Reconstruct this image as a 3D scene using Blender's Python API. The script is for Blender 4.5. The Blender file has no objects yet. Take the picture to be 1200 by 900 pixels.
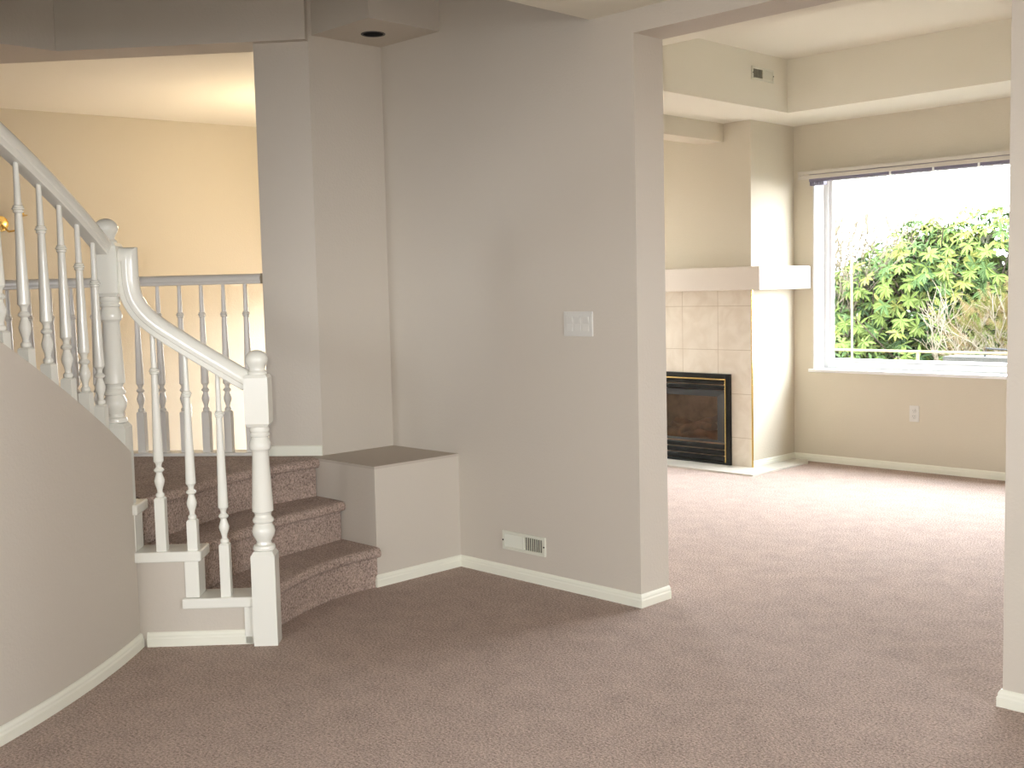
import bpy, bmesh, math, random
from mathutils import Vector, Matrix
random.seed(7)
C = bpy.context.scene.collection
sc = bpy.context.scene
PI = math.pi

# ------------------------------------------------------------------ camera
R0 = (0.70545, 0.02290, 0.70839)
R1 = (0.04200, 0.99637, -0.07403)
R2 = (-0.70752, 0.08198, 0.70193)
cx = Vector((R0[0], R0[2], -R0[1])).normalized()
cf = Vector((R2[0], R2[2], -R2[1])).normalized()
cu = cx.cross(cf).normalized()
cd = bpy.data.cameras.new('camera'); cam = bpy.data.objects.new('camera', cd); C.objects.link(cam)
M = Matrix((cx, cu, -cf)).transposed().to_4x4(); M.translation = Vector((0, 0, 1.33))
cam.matrix_world = M
cd.sensor_width = 36; cd.lens = 1312.1 / 1200 * 36; cd.clip_end = 200; cd.clip_start = 0.02
sc.camera = cam

# ------------------------------------------------------------------ exposure, sky
SKY = 29.0
sc.view_settings.view_transform = 'Standard'; sc.view_settings.look = 'None'
sc.view_settings.gamma = 1; sc.view_settings.use_curve_mapping = False
sc.view_settings.exposure = 0.0
w = bpy.data.worlds.new('sky'); sc.world = w; w.use_nodes = True
nt = w.node_tree; bgn = nt.nodes['Background']
tc = nt.nodes.new('ShaderNodeTexCoord'); sx = nt.nodes.new('ShaderNodeSeparateXYZ'); rp = nt.nodes.new('ShaderNodeValToRGB')
nt.links.new(tc.outputs['Generated'], sx.inputs[0]); nt.links.new(sx.outputs['Z'], rp.inputs[0])
rp.color_ramp.elements[0].position = 0.0; rp.color_ramp.elements[0].color = (0.93, 0.96, 1.0, 1)
rp.color_ramp.elements[1].position = 1.0; rp.color_ramp.elements[1].color = (0.80, 0.90, 1.0, 1)
nt.links.new(rp.outputs[0], bgn.inputs[0]); bgn.inputs[1].default_value = SKY

def light(name, kind, loc, energy, color=(1, 1, 1), aim=None, **k):
    l = bpy.data.lights.new(name, kind); l.energy = energy; l.color = color
    for a, v in k.items(): setattr(l, a, v)
    o = bpy.data.objects.new(name, l); C.objects.link(o); o.location = loc
    if aim is not None:
        o.rotation_euler = (Vector(aim) - Vector(loc)).to_track_quat('-Z', 'Y').to_euler()
    return o
def portal(name, loc, aim, sx_, sy_):
    o = light(name, 'AREA', loc, 1, aim=aim, shape='RECTANGLE', size=sx_, size_y=sy_)
    o.data.cycles.is_portal = True
    return o
# daylight enters through these openings (sampling helpers for the sky only)
portal('portal_living', (-2.935, 7.78, 1.44), (-2.935, 0, 1.44), 2.9, 1.5)
portal('portal_side', (-6.13, 6.35, 1.3), (5, 6.35, 1.3), 0.9, 1.6)
portal('portal_right', (3.26, 1.2, 1.5), (-5, 1.2, 1.5), 1.8, 1.2)
portal('portal_back', (0.1, -3.86, 1.5), (0.1, 5, 1.5), 2.2, 1.2)
portal('portal_foyer', (-5.2, -3.86, 1.5), (-5.2, 5, 1.5), 1.0, 1.2)
portal('portal_hall', (-7.47, 5.72, 0.73), (-7.47, 0, 0.73), 1.54, 1.34)
# flash of the camera, added warm fill out of view that brightens the hall
light('flash', 'SPOT', (-0.06, -0.03, 1.36), 185, (1, 0.98, 0.95), aim=(-3.0, 3.6, 1.2), spot_size=1.45, spot_blend=1.0, shadow_soft_size=0.012)
light('hall_fill', 'POINT', (-6.9, 4.75, 2.0), 34, (1, 0.83, 0.56), shadow_soft_size=0.12)  # unseen fill with no fixture, added to warm the hall walls and ceiling

# ------------------------------------------------------------------ materials
MATS = {}
def mat(name, col, rough=0.6, metal=0.0, bump=0.0, bscale=200, var=0.0, vscale=3.0, spec=0.5, coat=0.0):
    if name in MATS: return MATS[name]
    m = bpy.data.materials.new(name); m.use_nodes = True; t = m.node_tree; b = t.nodes['Principled BSDF']
    b.inputs['Roughness'].default_value = rough; b.inputs['Metallic'].default_value = metal
    b.inputs['Specular IOR Level'].default_value = spec; b.inputs['Coat Weight'].default_value = coat
    b.inputs['Base Color'].default_value = (*col, 1)
    tcn = t.nodes.new('ShaderNodeTexCoord')
    if var:
        n = t.nodes.new('ShaderNodeTexNoise'); n.inputs['Scale'].default_value = vscale; n.inputs['Detail'].default_value = 4
        t.links.new(tcn.outputs['Object'], n.inputs['Vector'])
        r = t.nodes.new('ShaderNodeValToRGB')
        r.color_ramp.elements[0].position = 0.35; r.color_ramp.elements[1].position = 0.65
        r.color_ramp.elements[0].color = (*[c * (1 - var) for c in col], 1)
        r.color_ramp.elements[1].color = (*[min(1, c * (1 + var)) for c in col], 1)
        t.links.new(n.outputs[0], r.inputs[0]); t.links.new(r.outputs[0], b.inputs['Base Color'])
    if bump:
        n2 = t.nodes.new('ShaderNodeTexNoise'); n2.inputs['Scale'].default_value = bscale; n2.inputs['Detail'].default_value = 2
        t.links.new(tcn.outputs['Object'], n2.inputs['Vector'])
        bp = t.nodes.new('ShaderNodeBump'); bp.inputs['Strength'].default_value = bump; bp.inputs['Distance'].default_value = 0.004
        t.links.new(n2.outputs[0], bp.inputs['Height']); t.links.new(bp.outputs[0], b.inputs['Normal'])
    MATS[name] = m
    return m
WALL = mat('wall_paint', (0.608, 0.552, 0.474), 0.75, bump=0.25, bscale=90, spec=0.25)
LWALL = mat('cream_wall_paint', (0.64, 0.582, 0.468), 0.75, bump=0.25, bscale=90, spec=0.25)
CEIL = mat('ceiling_paint', (0.80, 0.76, 0.645), 0.85, bump=0.3, bscale=120, spec=0.2)
WHITE = mat('white_gloss_paint', (0.87, 0.86, 0.78), 0.22, coat=0.3)
TRIM = mat('trim_paint', (0.85, 0.84, 0.72), 0.45)
GREY = mat('rail_grey_white_paint', (0.78, 0.75, 0.69), 0.25)
PLASTIC = mat('white_plastic', (0.68, 0.66, 0.61), 0.4)
VINYL = mat('white_vinyl', (0.84, 0.84, 0.83), 0.4)
BLACK = mat('black_enamel', (0.010, 0.011, 0.010), 0.22, spec=0.3)
DARK = mat('dark_void', (0.01, 0.01, 0.01), 0.8)
BRASS = mat('polished_brass', (0.80, 0.58, 0.22), 0.25, metal=1.0)
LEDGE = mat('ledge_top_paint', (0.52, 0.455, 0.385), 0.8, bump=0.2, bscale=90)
def carpet_mat():
    m = bpy.data.materials.new('mauve_carpet'); m.use_nodes = True; t = m.node_tree; b = t.nodes['Principled BSDF']
    b.inputs['Roughness'].default_value = 0.95; b.inputs['Specular IOR Level'].default_value = 0.1
    b.inputs['Sheen Weight'].default_value = 0.08; b.inputs['Sheen Roughness'].default_value = 0.6
    tcn = t.nodes.new('ShaderNodeTexCoord')
    n = t.nodes.new('ShaderNodeTexNoise'); n.inputs['Scale'].default_value = 120; n.inputs['Detail'].default_value = 6; n.inputs['Roughness'].default_value = 0.8
    n3 = t.nodes.new('ShaderNodeTexNoise'); n3.inputs['Scale'].default_value = 9; n3.inputs['Detail'].default_value = 3
    for q in (n, n3): t.links.new(tcn.outputs['Object'], q.inputs['Vector'])
    mx = t.nodes.new('ShaderNodeMath'); mx.operation = 'MULTIPLY_ADD'; mx.inputs[1].default_value = 0.09; 
    t.links.new(n3.outputs[0], mx.inputs[0]); t.links.new(n.outputs[0], mx.inputs[2])
    r = t.nodes.new('ShaderNodeValToRGB'); e = r.color_ramp.elements
    e[0].position = 0.42; e[0].color = (0.17, 0.11, 0.092, 1)
    e[1].position = 0.68; e[1].color = (0.66, 0.49, 0.41, 1)
    e2 = r.color_ramp.elements.new(0.54); e2.color = (0.42, 0.325, 0.27, 1)
    t.links.new(mx.outputs[0], r.inputs[0]); t.links.new(r.outputs[0], b.inputs['Base Color'])
    v = t.nodes.new('ShaderNodeTexNoise'); v.inputs['Scale'].default_value = 160; v.inputs['Detail'].default_value = 3
    t.links.new(tcn.outputs['Object'], v.inputs['Vector'])
    bp = t.nodes.new('ShaderNodeBump'); bp.inputs['Strength'].default_value = 0.8; bp.inputs['Distance'].default_value = 0.008
    t.links.new(v.outputs[0], bp.inputs['Height']); t.links.new(bp.outputs[0], b.inputs['Normal'])
    return m
CARPET = carpet_mat()
def glass_mat(name, tint=(1, 1, 1), refl=1.0):
    m = bpy.data.materials.new(name); m.use_nodes = True; t = m.node_tree
    out = t.nodes['Material Output']; t.nodes.remove(t.nodes['Principled BSDF'])
    tr = t.nodes.new('ShaderNodeBsdfTransparent'); tr.inputs[0].default_value = (*tint, 1)
    gl = t.nodes.new('ShaderNodeBsdfGlossy'); gl.inputs['Roughness'].default_value = 0.02
    fr = t.nodes.new('ShaderNodeFresnel'); fr.inputs[0].default_value = 1.45
    mu = t.nodes.new('ShaderNodeMath'); mu.operation = 'MULTIPLY'; mu.inputs[1].default_value = refl
    mx = t.nodes.new('ShaderNodeMixShader')
    ge = t.nodes.new('ShaderNodeNewGeometry'); iv = t.nodes.new('ShaderNodeMath'); iv.operation = 'SUBTRACT'; iv.inputs[0].default_value = 1.0
    m3 = t.nodes.new('ShaderNodeMath'); m3.operation = 'MULTIPLY'
    t.links.new(ge.outputs['Backfacing'], iv.inputs[1]); t.links.new(iv.outputs[0], m3.inputs[1])
    t.links.new(fr.outputs[0], mu.inputs[0]); t.links.new(mu.outputs[0], m3.inputs[0]); t.links.new(m3.outputs[0], mx.inputs[0])
    t.links.new(tr.outputs[0], mx.inputs[1]); t.links.new(gl.outputs[0], mx.inputs[2]); t.links.new(mx.outputs[0], out.inputs[0])
    return m
GLASS = glass_mat('window_glass')
FGLASS = glass_mat('fireplace_glass', (0.75, 0.68, 0.6), 2.2)

# ------------------------------------------------------------------ mesh helpers
def link(name, me, m, parent=None, smooth=False, angle=35):
    o = bpy.data.objects.new(name, me); C.objects.link(o)
    if isinstance(m, (list, tuple)):
        for q in m: me.materials.append(q)
    else: me.materials.append(m)
    if smooth:
        for p in me.polygons: p.use_smooth = True
        me.set_sharp_from_angle(angle=math.radians(angle))
    if parent is not None: o.parent = parent
    return o
def obj(name, bm, m, parent=None, smooth=False, angle=35, recalc=True):
    if recalc: bmesh.ops.recalc_face_normals(bm, faces=bm.faces)
    me = bpy.data.meshes.new(name); bm.to_mesh(me); bm.free()
    return link(name, me, m, parent, smooth, angle)
def BM(): return bmesh.new()
def box(bm, x0, x1, y0, y1, z0, z1, bev=0.0):
    v = [bm.verts.new(p) for p in ((x0,y0,z0),(x1,y0,z0),(x1,y1,z0),(x0,y1,z0),(x0,y0,z1),(x1,y0,z1),(x1,y1,z1),(x0,y1,z1))]
    fs = [bm.faces.new([v[i] for i in f]) for f in ((3,2,1,0),(4,5,6,7),(0,1,5,4),(1,2,6,5),(2,3,7,6),(3,0,4,7))]
    if bev:
        es = {e for f in fs for e in f.edges}
        bmesh.ops.bevel(bm, geom=list(es), offset=bev, segments=2, affect='EDGES', profile=0.5)
    return v
def prism(bm, pts, z0, z1, bev=0.0):
    a = [bm.verts.new((p[0], p[1], z0)) for p in pts]; b = [bm.verts.new((p[0], p[1], z1)) for p in pts]
    n = len(pts); fs = [bm.faces.new(a[::-1]), bm.faces.new(b)]
    for i in range(n): fs.append(bm.faces.new((a[i], a[(i+1) % n], b[(i+1) % n], b[i])))
    if bev:
        es = {e for f in fs for e in f.edges}
        bmesh.ops.bevel(bm, geom=list(es), offset=bev, segments=2, affect='EDGES', profile=0.5)
def lathe(bm, prof, seg=20, rot=0.0, cap=True, cx_=0, cy_=0):
    rings = []
    for r, z in prof:
        rings.append([bm.verts.new((cx_ + r*math.cos(rot+2*PI*i/seg), cy_ + r*math.sin(rot+2*PI*i/seg), z)) for i in range(seg)])
    for a, b in zip(rings, rings[1:]):
        for i in range(seg):
            bm.faces.new((a[i], a[(i+1) % seg], b[(i+1) % seg], b[i]))
    if cap:
        bm.faces.new(rings[0][::-1]); bm.faces.new(rings[-1])
def sq(bm, prof, rot=0.0, cx_=0, cy_=0):
    lathe(bm, [(h * math.sqrt(2), z) for h, z in prof], 4, PI/4 + rot, True, cx_, cy_)
def sweep(bm, frames, prof, cap=True):
    """frames: list of (point, side, up); prof: closed list of (s, u)"""
    rings = [[bm.verts.new(Vector(p) + Vector(s)*a + Vector(u)*b) for a, b in prof] for p, s, u in frames]
    n = len(prof)
    for A, B in zip(rings, rings[1:]):
        for i in range(n): bm.faces.new((A[i], A[(i+1) % n], B[(i+1) % n], B[i]))
    if cap: bm.faces.new(rings[0][::-1]); bm.faces.new(rings[-1])
def path_frames(pts, side_sign=1):
    """horizontal polyline with mitred side vectors (side points to the left of travel * sign)"""
    out = []; P = [Vector(p) for p in pts]
    for i, p in enumerate(P):
        d0 = (P[i]-P[i-1]).normalized() if i else None
        d1 = (P[i+1]-P[i]).normalized() if i < len(P)-1 else None
        if d0 is None: d0 = d1
        if d1 is None: d1 = d0
        n0 = Vector((-d0.y, d0.x, 0)); n1 = Vector((-d1.y, d1.x, 0))
        m = (n0+n1).normalized(); m = m / max(0.3, m.dot(n0))
        out.append((p, m*side_sign, Vector((0, 0, 1))))
    return out
def tube(bm, pts, rad, seg=8, r1=None):
    P = [Vector(p) for p in pts]; rings = []
    for i, p in enumerate(P):
        d = (P[min(i+1, len(P)-1)] - P[max(i-1, 0)]).normalized()
        a = d.orthogonal().normalized() if i == 0 else (last - d*last.dot(d)).normalized()
        last = a; b = d.cross(a)
        r = rad if r1 is None else rad + (r1-rad)*i/(len(P)-1)
        rings.append([bm.verts.new(p + a*r*math.cos(2*PI*k/seg) + b*r*math.sin(2*PI*k/seg)) for k in range(seg)])
    for A, B in zip(rings, rings[1:]):
        for i in range(seg): bm.faces.new((A[i], A[(i+1) % seg], B[(i+1) % seg], B[i]))
    bm.faces.new(rings[0][::-1]); bm.faces.new(rings[-1])
def tag(o, label, cat, group=None, kind=None):
    o['label'] = label; o['category'] = cat
    if group: o['group'] = group
    if kind: o['kind'] = kind
    return o
def thing(name, label, cat, loc=(0, 0, 0), rz=0, group=None):
    o = bpy.data.objects.new(name, None); C.objects.link(o); o.location = loc; o.rotation_euler = (0, 0, rz)
    o.empty_display_size = 0.1
    return tag(o, label, cat, group)
def struct(name, bm, m, label, cat='wall', smooth=False, angle=35):
    o = obj(name, bm, m, None, smooth, angle); return tag(o, label, cat, kind='structure')
def copy_part(o, parent, loc=None):
    c = o.copy(); C.objects.link(c); c.parent = parent
    if loc is not None: c.location = loc
    for ch in list(o.children):
        copy_part(ch, c)
    return c
def bx(x0, x1, y0, y1, z0, z1, bev=0.0):
    b = BM(); box(b, x0, x1, y0, y1, z0, z1, bev); return b

# ------------------------------------------------------------------ key plan data
CC = Vector((-6.756, -0.769))            # centre of the curved stair wall
def pol(th, r, z=0.0):
    a = math.radians(th); return Vector((CC.x + r*math.cos(a), CC.y + r*math.sin(a), z))
RISE = 0.1843
TOP3 = 3*RISE
N1 = Vector((-3.69, 2.30, 0)); N2 = pol(44.75, 3.80)
U = (N2-N1).normalized(); NN = Vector((U.y, -U.x, 0))     # U: up the short flight, NN: points to the room
if NN.y > 0: NN = -NN
ANG = math.atan2(U.y, U.x)
W = Vector((0.777, 0.629, 0)); NB = Vector((-0.629, 0.777, 0)); A0 = Vector((-4.52, 3.17, 0))
def wl(s, off=0.0, z=0.0): v = A0 + W*s + NB*off; return Vector((v.x, v.y, z))
ZH = 2.54      # stair opening head
ZS = 2.57      # soffit over the ledge
HI = 5.2       # tall foyer ceiling

# ------------------------------------------------------------------ structure: floor
struct('floor', bx(-9.2, 3.4, -4.0, 7.9, -0.12, 0.0), CARPET, 'mauve brown cut pile carpet covering the floor of both rooms', 'floor')

# main wall and header, right wall
struct('wall_main', bx(-4.60, -2.90, 3.61, 3.80, 0.0, HI), WALL, 'long beige wall with the switch plate and floor register')
struct('wall_header', bx(-2.90, -1.357, 3.61, 3.80, 2.357, HI), WALL, 'beige header over the wide opening to the living room')
struct('wall_right', bx(-1.357, 3.4, 3.48, 3.80, 0.0, HI), WALL, 'beige wall end at the right edge of the wide opening')
struct('wall_alcove', bx(-4.68, -4.52, 3.17, 3.80, 0.0, HI), WALL, 'beige wall behind the low ledge beside the stairs')
b = BM(); prism(b, [wl(0), wl(-0.27), wl(-0.27, 0.16), wl(0.10, 0.16)], 0, HI)
struct('wall_stair', b, WALL, 'narrow beige wall between the stair opening and the ledge')
# header over the stair opening and beyond
S1 = -1.237
b = BM(); prism(b, [wl(0.0, -0.045), wl(S1, -0.045), wl(S1, 0.17), wl(-0.27, 0.17), wl(-0.27, 0.0), wl(0.0, 0.0)], ZH, HI)
struct('wall_stair_header', b, WALL, 'dropped beige bulkhead over the stair opening')
e1 = wl(S1, -0.05); e2 = wl(S1, 0.17)
b = BM(); prism(b, [e1, (e1.x+0.005, 0.2), (-7.2, 0.2), (-7.2, e2.y-1.31), e2], ZH, HI)
struct('wall_stair_bulkhead', b, WALL, 'beige bulkhead turning towards the upper flight')
# opening sill wall (drop below the guard) and hall side of landing
b = BM(); prism(b, [wl(-0.27, 0.0), wl(-2.6, 0.0), wl(-2.6, 0.12), wl(-0.27, 0.12)], 0, TOP3)
struct('wall_landing', b, WALL, 'low wall under the landing guard rail')
# near room envelope
b = BM(); box(b, 3.2, 3.4, -4.0, 0.3, 0, HI); box(b, 3.2, 3.4, 2.1, 3.48, 0, HI); box(b, 3.2, 3.4, 0.3, 2.1, 0, 0.9); box(b, 3.2, 3.4, 0.3, 2.1, 2.1, HI)
struct('wall_near_right', b, WALL, 'beige wall with an added wide window to the right of the camera')
b = BM(); box(b, -7.2, -5.7, -4.0, -3.8, 0, HI); box(b, -4.7, -1.0, -4.0, -3.8, 0, HI); box(b, 1.2, 3.4, -4.0, -3.8, 0, HI); box(b, -1.0, 1.2, -4.0, -3.8, 0, 0.9); box(b, -1.0, 1.2, -4.0, -3.8, 2.1, HI); box(b, -5.7, -4.7, -4.0, -3.8, 0, 0.9); box(b, -5.7, -4.7, -4.0, -3.8, 2.1, HI)
struct('wall_near_back', b, WALL, 'beige foyer wall with added windows behind the camera')
struct('wall_foyer', bx(-7.4, -7.2, -4.0, 1.02, 0, HI), WALL, 'beige foyer wall on the left')
b = BM(); box(b, -3.13, 3.4, -4.0, 3.80, 2.45, 2.60)
struct('ceiling', b, CEIL, 'pale ceiling of the near room', 'ceiling')
b = BM(); box(b, -3.13, -3.03, -4.0, 3.61, 2.60, HI)
struct('wall_foyer_upper', b, WALL, 'beige upper wall where the ceiling drops')
struct('ceiling_foyer', bx(-7.4, -3.0, -4.0, 3.80, HI, HI+0.1), CEIL, 'high ceiling above the foyer', 'ceiling')

# plinth ledge beside the steps
b = BM(); box(b, -4.52, -4.02, 3.095, 3.61, 0, TOP3-0.012)
struct('wall_ledge', b, WALL, 'boxed beige ledge between the carpeted steps and the long wall')
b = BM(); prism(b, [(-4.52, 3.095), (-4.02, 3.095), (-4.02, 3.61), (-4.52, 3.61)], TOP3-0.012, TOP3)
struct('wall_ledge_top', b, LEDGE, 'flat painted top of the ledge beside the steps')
# soffit over the ledge, with a round hole for the recessed light
b = BM()
SX0, SX1, SY0, SY1 = -4.52, -4.075, 3.19, 3.61
LC = (-4.312, 3.40); LR = 0.05
outer = [b.verts.new(p) for p in ((SX0, SY0, ZS), (SX1, SY0, ZS), (SX1, SY1, ZS), (SX0, SY1, ZS))]
hole = [b.verts.new((LC[0]+LR*math.cos(2*PI*i/28), LC[1]+LR*math.sin(2*PI*i/28), ZS)) for i in range(28)]
es = [b.edges.new((outer[i], outer[(i+1) % 4])) for i in range(4)] + [b.edges.new((hole[i], hole[(i+1) % 28])) for i in range(28)]
bmesh.ops.triangle_fill(b, use_beauty=True, edges=es)
top = [b.verts.new((v.co.x, v.co.y, HI)) for v in outer]
for i in range(4): b.faces.new((outer[i], outer[(i+1) % 4], top[(i+1) % 4], top[i]))
b.faces.new(top)
struct('wall_soffit', b, WALL, 'square beige soffit hanging above the ledge')

# ------------------------------------------------------------------ curved wall (stringer) beside the upper flight
def wall_top(th): return 0.758 + 0.0372*(44.7-th)
b = BM(); rings = []
for i in range(61):
    th = 44.7 - 36.0*i/60
    z = wall_top(th)
    rings.append([b.verts.new(pol(th, r, zz)) for r, zz in ((3.852, 0), (3.852, z), (3.748, z), (3.748, 0))])
for A, B in zip(rings, rings[1:]):
    for i in range(4): b.faces.new((A[i], A[(i+1) % 4], B[(i+1) % 4], B[i]))
b.faces.new(rings[0][::-1]); b.faces.new(rings[-1])
struct('wall_curved', b, WALL, 'curved beige stringer wall rising with the upper flight', smooth=True, angle=25)

# ------------------------------------------------------------------ baseboards
BBP = [(0, 0), (0.014, 0), (0.014, 0.030), (0.011, 0.036), (0.011, 0.043), (0.008, 0.050), (0.004, 0.055), (0, 0.055)]
def baseboard(name, pts, sign, label, prof=BBP, m=TRIM):
    b = BM(); sweep(b, path_frames(pts, sign), prof); return struct(name, b, m, label, 'baseboard')
baseboard('baseboard_main', [(-4.035, 3.095, 0), (-4.02, 3.095, 0), (-4.02, 3.61, 0), (-2.90, 3.61, 0), (-2.90, 3.80, 0)], -1, 'cream baseboard along the long wall and round its end')
bpts = [tuple(pol(44.7-36.0*i/40, 3.852, 0)) for i in range(41)]
baseboard('baseboard_curved', bpts, 1, 'cream baseboard along the curved stair wall')
cw0 = pol(44.7, 3.852) ; cw0 = N1 + U*((cw0-N1).dot(U)) + NN*0.0
capw0 = N1 + U*0.475; 
baseboard('baseboard_stair', [tuple(N1 + U*0.46 + NN*0.0), tuple(N1 + U*0.055 + NN*0.0)], -1, 'cream baseboard below the first step caps')
baseboard('baseboard_right', [(-1.357, 3.80, 0), (-1.357, 3.48, 0), (3.2, 3.48, 0)], -1 if False else -1, 'cream baseboard of the wall at the right edge')
baseboard('baseboard_living', [(-4.53, 6.95, 0.0), (-4.53, 7.53, 0.0), (1.4, 7.53, 0.0)], -1, 'cream baseboard below the living room window')
SQP = [(0, 0), (0.012, 0), (0.012, 0.046), (0.009, 0.05), (0, 0.05)]
baseboard('baseboard_landing', [tuple(wl(-0.27, 0.0, TOP3)), tuple(wl(-0.002, 0.0, TOP3))], -1, 'cream baseboard on the landing under the narrow wall', SQP)
baseboard('baseboard_hall', [(-8.33, 5.6, 0), (-8.61, 3.29, 0), (-9.0, 0.3, 0)], 1, 'cream baseboard of the hall beyond the stairs')

# ------------------------------------------------------------------ living room shell
YW = 7.53
XL, XR, ZB, ZT = -4.37, -1.50, 0.70, 2.175
b = BM()
box(b, -4.68, XL, YW, YW+0.22, 0, 3.1); box(b, XR, 1.6, YW, YW+0.22, 0, 3.1)
box(b, XL, XR, YW, YW+0.22, 0, ZB); box(b, XL, XR, YW, YW+0.22, ZT, 3.1)
struct('wall_window', b, LWALL, 'beige living room wall around the picture window')
b = BM(); box(b, -4.68, -4.53, 7.10, YW, 0, 3.1); box(b, -6.1, -4.53, 6.95, 7.10, 0.685, 3.1); box(b, -6.1, -5.66, 6.95, 7.10, 0, 0.685); box(b, -4.70, -4.53, 6.95, 7.10, 0, 0.685)
box(b, -5.72, -4.62, 7.35, 7.5, 0, 0.9)
struct('wall_fireplace', b, LWALL, 'beige chimney breast above the fireplace')
lw = BM(); box(lw, -6.2, -6.05, 5.75, 5.9, 0, 3.1); box(lw, -6.2, -6.05, 6.8, 7.10, 0, 3.1); box(lw, -6.2, -6.05, 5.9, 6.8, 0, 0.5); box(lw, -6.2, -6.05, 5.9, 6.8, 2.1, 3.1)
struct('wall_living_left', lw, LWALL, 'beige left wall of the living room')
b = bx(1.4, 1.6, 3.80, 7.53, 0, 3.1)
struct('wall_living_right', b, LWALL, 'beige right wall of the living room')
# tray ceiling
TX0, TX1, TY0, TY1, ZC, ZTR = -4.20, -2.60+1.9, 4.50, 6.90, 2.515, 2.875
TX1 = -1.99
b = BM()
prism(b, [(-6.15, 4.88), (-4.80, 3.72), (TX0, 3.72), (TX0, 7.6), (-6.15, 7.6)], ZC, 3.1); box(b, TX1+0.0, 1.6, 3.80, 7.6, ZC, 3.1) if False else None
box(b, TX0, 1.6, 3.80, TY0, ZC, 3.1); box(b, TX0, 1.6, TY1, 7.6, ZC, 3.1)
box(b, TX1, 1.6, TY0, TY1, ZC, 3.1)
box(b, TX0, TX1, TY0, TY1, ZTR, 3.1)
struct('ceiling_living', b, CEIL, 'tray ceiling of the living room with a stepped border', 'ceiling')
b = BM(); v = [(-2.56, TY0), (0.6, TY0), (0.6, 5.9), (-2.30, 5.9)]
struct('trim_beam', bx(-4.96, -4.76, 3.80, 6.95, 2.385, ZC), LWALL, 'shallow boxed beam under the ceiling left of the chimney', 'beam')
struct('ceiling_tray_step', bx(-2.55, 0.6, TY0, 6.42, 2.83, ZTR), CEIL, 'dropped panel at the right of the tray ceiling', 'ceiling') if False else None

# ------------------------------------------------------------------ hall beyond the stairs
HZ = 2.77
b = BM(); prism(b, [(-8.28, 5.6), (-8.61, 3.29), (-9.1, -0.2), (-9.3, -0.2), (-9.3, 5.8), (-8.28, 5.8)], 0, HZ+0.2)
struct('wall_hall', b, LWALL, 'beige far wall of the hall beyond the stairs')
b = BM()
box(b, -8.3, -8.24, 5.6, 5.75, 0, HZ+.1); box(b, -6.7, -6.2, 5.6, 5.75, 0, HZ+.1); box(b, -8.24, -6.7, 5.6, 5.75, 0, 0.06); box(b, -8.24, -6.7, 5.6, 5.75, 1.4, HZ+.1)
prism(b, [(-6.2, 5.75), (-6.2, 4.5), (-4.95, 3.45), wl(-0.27, 0.16), wl(0.12, 0.16), (-4.6, 3.79), (-4.75, 3.80), (-6.05, 4.88), (-6.05, 5.75)], 0, 3.1)
struct('wall_hall_right', b, WALL, 'beige right wall of the hall with an added low window')
b = BM(); box(b, -9.3, -7.2, -0.4, -0.2, 0, HZ+.1); prism(b, [wl(-2.6, 0), wl(-2.6, .15), (-7.4, 1.1), (-7.4, -0.3), (-7.2, -0.3), (-7.2, 1.0)], 0, HZ+.1)
struct('wall_hall_left', b, WALL, 'beige left wall of the hall')
b = BM(); prism(b, [wl(-0.2, 0.16), wl(-3.4, 0.16), (-7.2, -0.4), (-9.4, -0.4), (-9.4, 5.8), (-6.13, 5.8), (-6.13, 4.9), (-4.70, 3.79)], HZ, HZ+0.12)
struct('ceiling_hall', b, CEIL, 'pale ceiling of the hall beyond the stairs', 'ceiling')

# ------------------------------------------------------------------ windows
def window(name, x0, x1, z0, z1, y, label, fr=0.05, dep=0.05):
    """fixed pane in a vinyl frame in the plane y"""
    b = BM()
    box(b, x0, x0+fr, y, y+dep, z0, z1, .004); box(b, x1-fr, x1, y, y+dep, z0, z1, .004)
    box(b, x0+fr, x1-fr, y, y+dep, z0, z0+fr, .004); box(b, x0+fr, x1-fr, y, y+dep, z1-fr, z1, .004)
    f2 = fr+0.028
    for q in ((x0+fr, x0+f2, z0+fr, z1-fr), (x1-f2, x1-fr, z0+fr, z1-fr), (x0+f2, x1-f2, z0+fr, z0+f2), (x0+f2, x1-f2, z1-f2, z1-fr)):
        box(b, q[0], q[1], y+0.015, y+dep-0.005, q[2], q[3], .003)
    o = obj(name, b, VINYL, None); tag(o, label, 'window', kind='structure')
    g = obj('glass_pane', bx(x0+f2-.004, x1-f2+.004, y+dep*.5, y+dep*.5+.006, z0+f2-.004, z1-f2+.004), GLASS, o)
    return o
window('window_1', XL, XR, ZB+0.0, ZT, YW+0.145, 'large white framed picture window looking onto the garden shrubs', 0.045)
# drywall reveal is the wall itself; white stool
b = BM(); box(b, XL-0.03, XR+0.03, YW-0.022, YW+0.15, ZB-0.022, ZB+0.002, .005)
struct('trim_1', b, VINYL, 'white window stool under the picture window', 'window sill')
b = BM(); box(b, XL, XL+0.012, YW+0.001, YW+0.15, ZB, ZT); box(b, XR-0.012, XR, YW+0.001, YW+0.15, ZB, ZT)
struct('trim_2', b, VINYL, 'white jamb lining of the picture window', 'trim')
def xwindow(name, y0, y1, z0, z1, x, label, fr=0.06, mull=()):
    b = BM()
    box(b, x, x+.05, y0, y0+fr, z0, z1); box(b, x, x+.05, y1-fr, y1, z0, z1)
    box(b, x, x+.05, y0+fr, y1-fr, z0, z0+fr); box(b, x, x+.05, y0+fr, y1-fr, z1-fr, z1)
    for m_ in mull: box(b, x+.003, x+.047, m_-.03, m_+.03, z0+fr, z1-fr)
    o = obj(name, b, VINYL); tag(o, label, 'window', kind='structure')
    obj('glass_pane', bx(x+.022, x+.028, y0+fr, y1-fr, z0+fr, z1-fr), GLASS, o)
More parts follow.
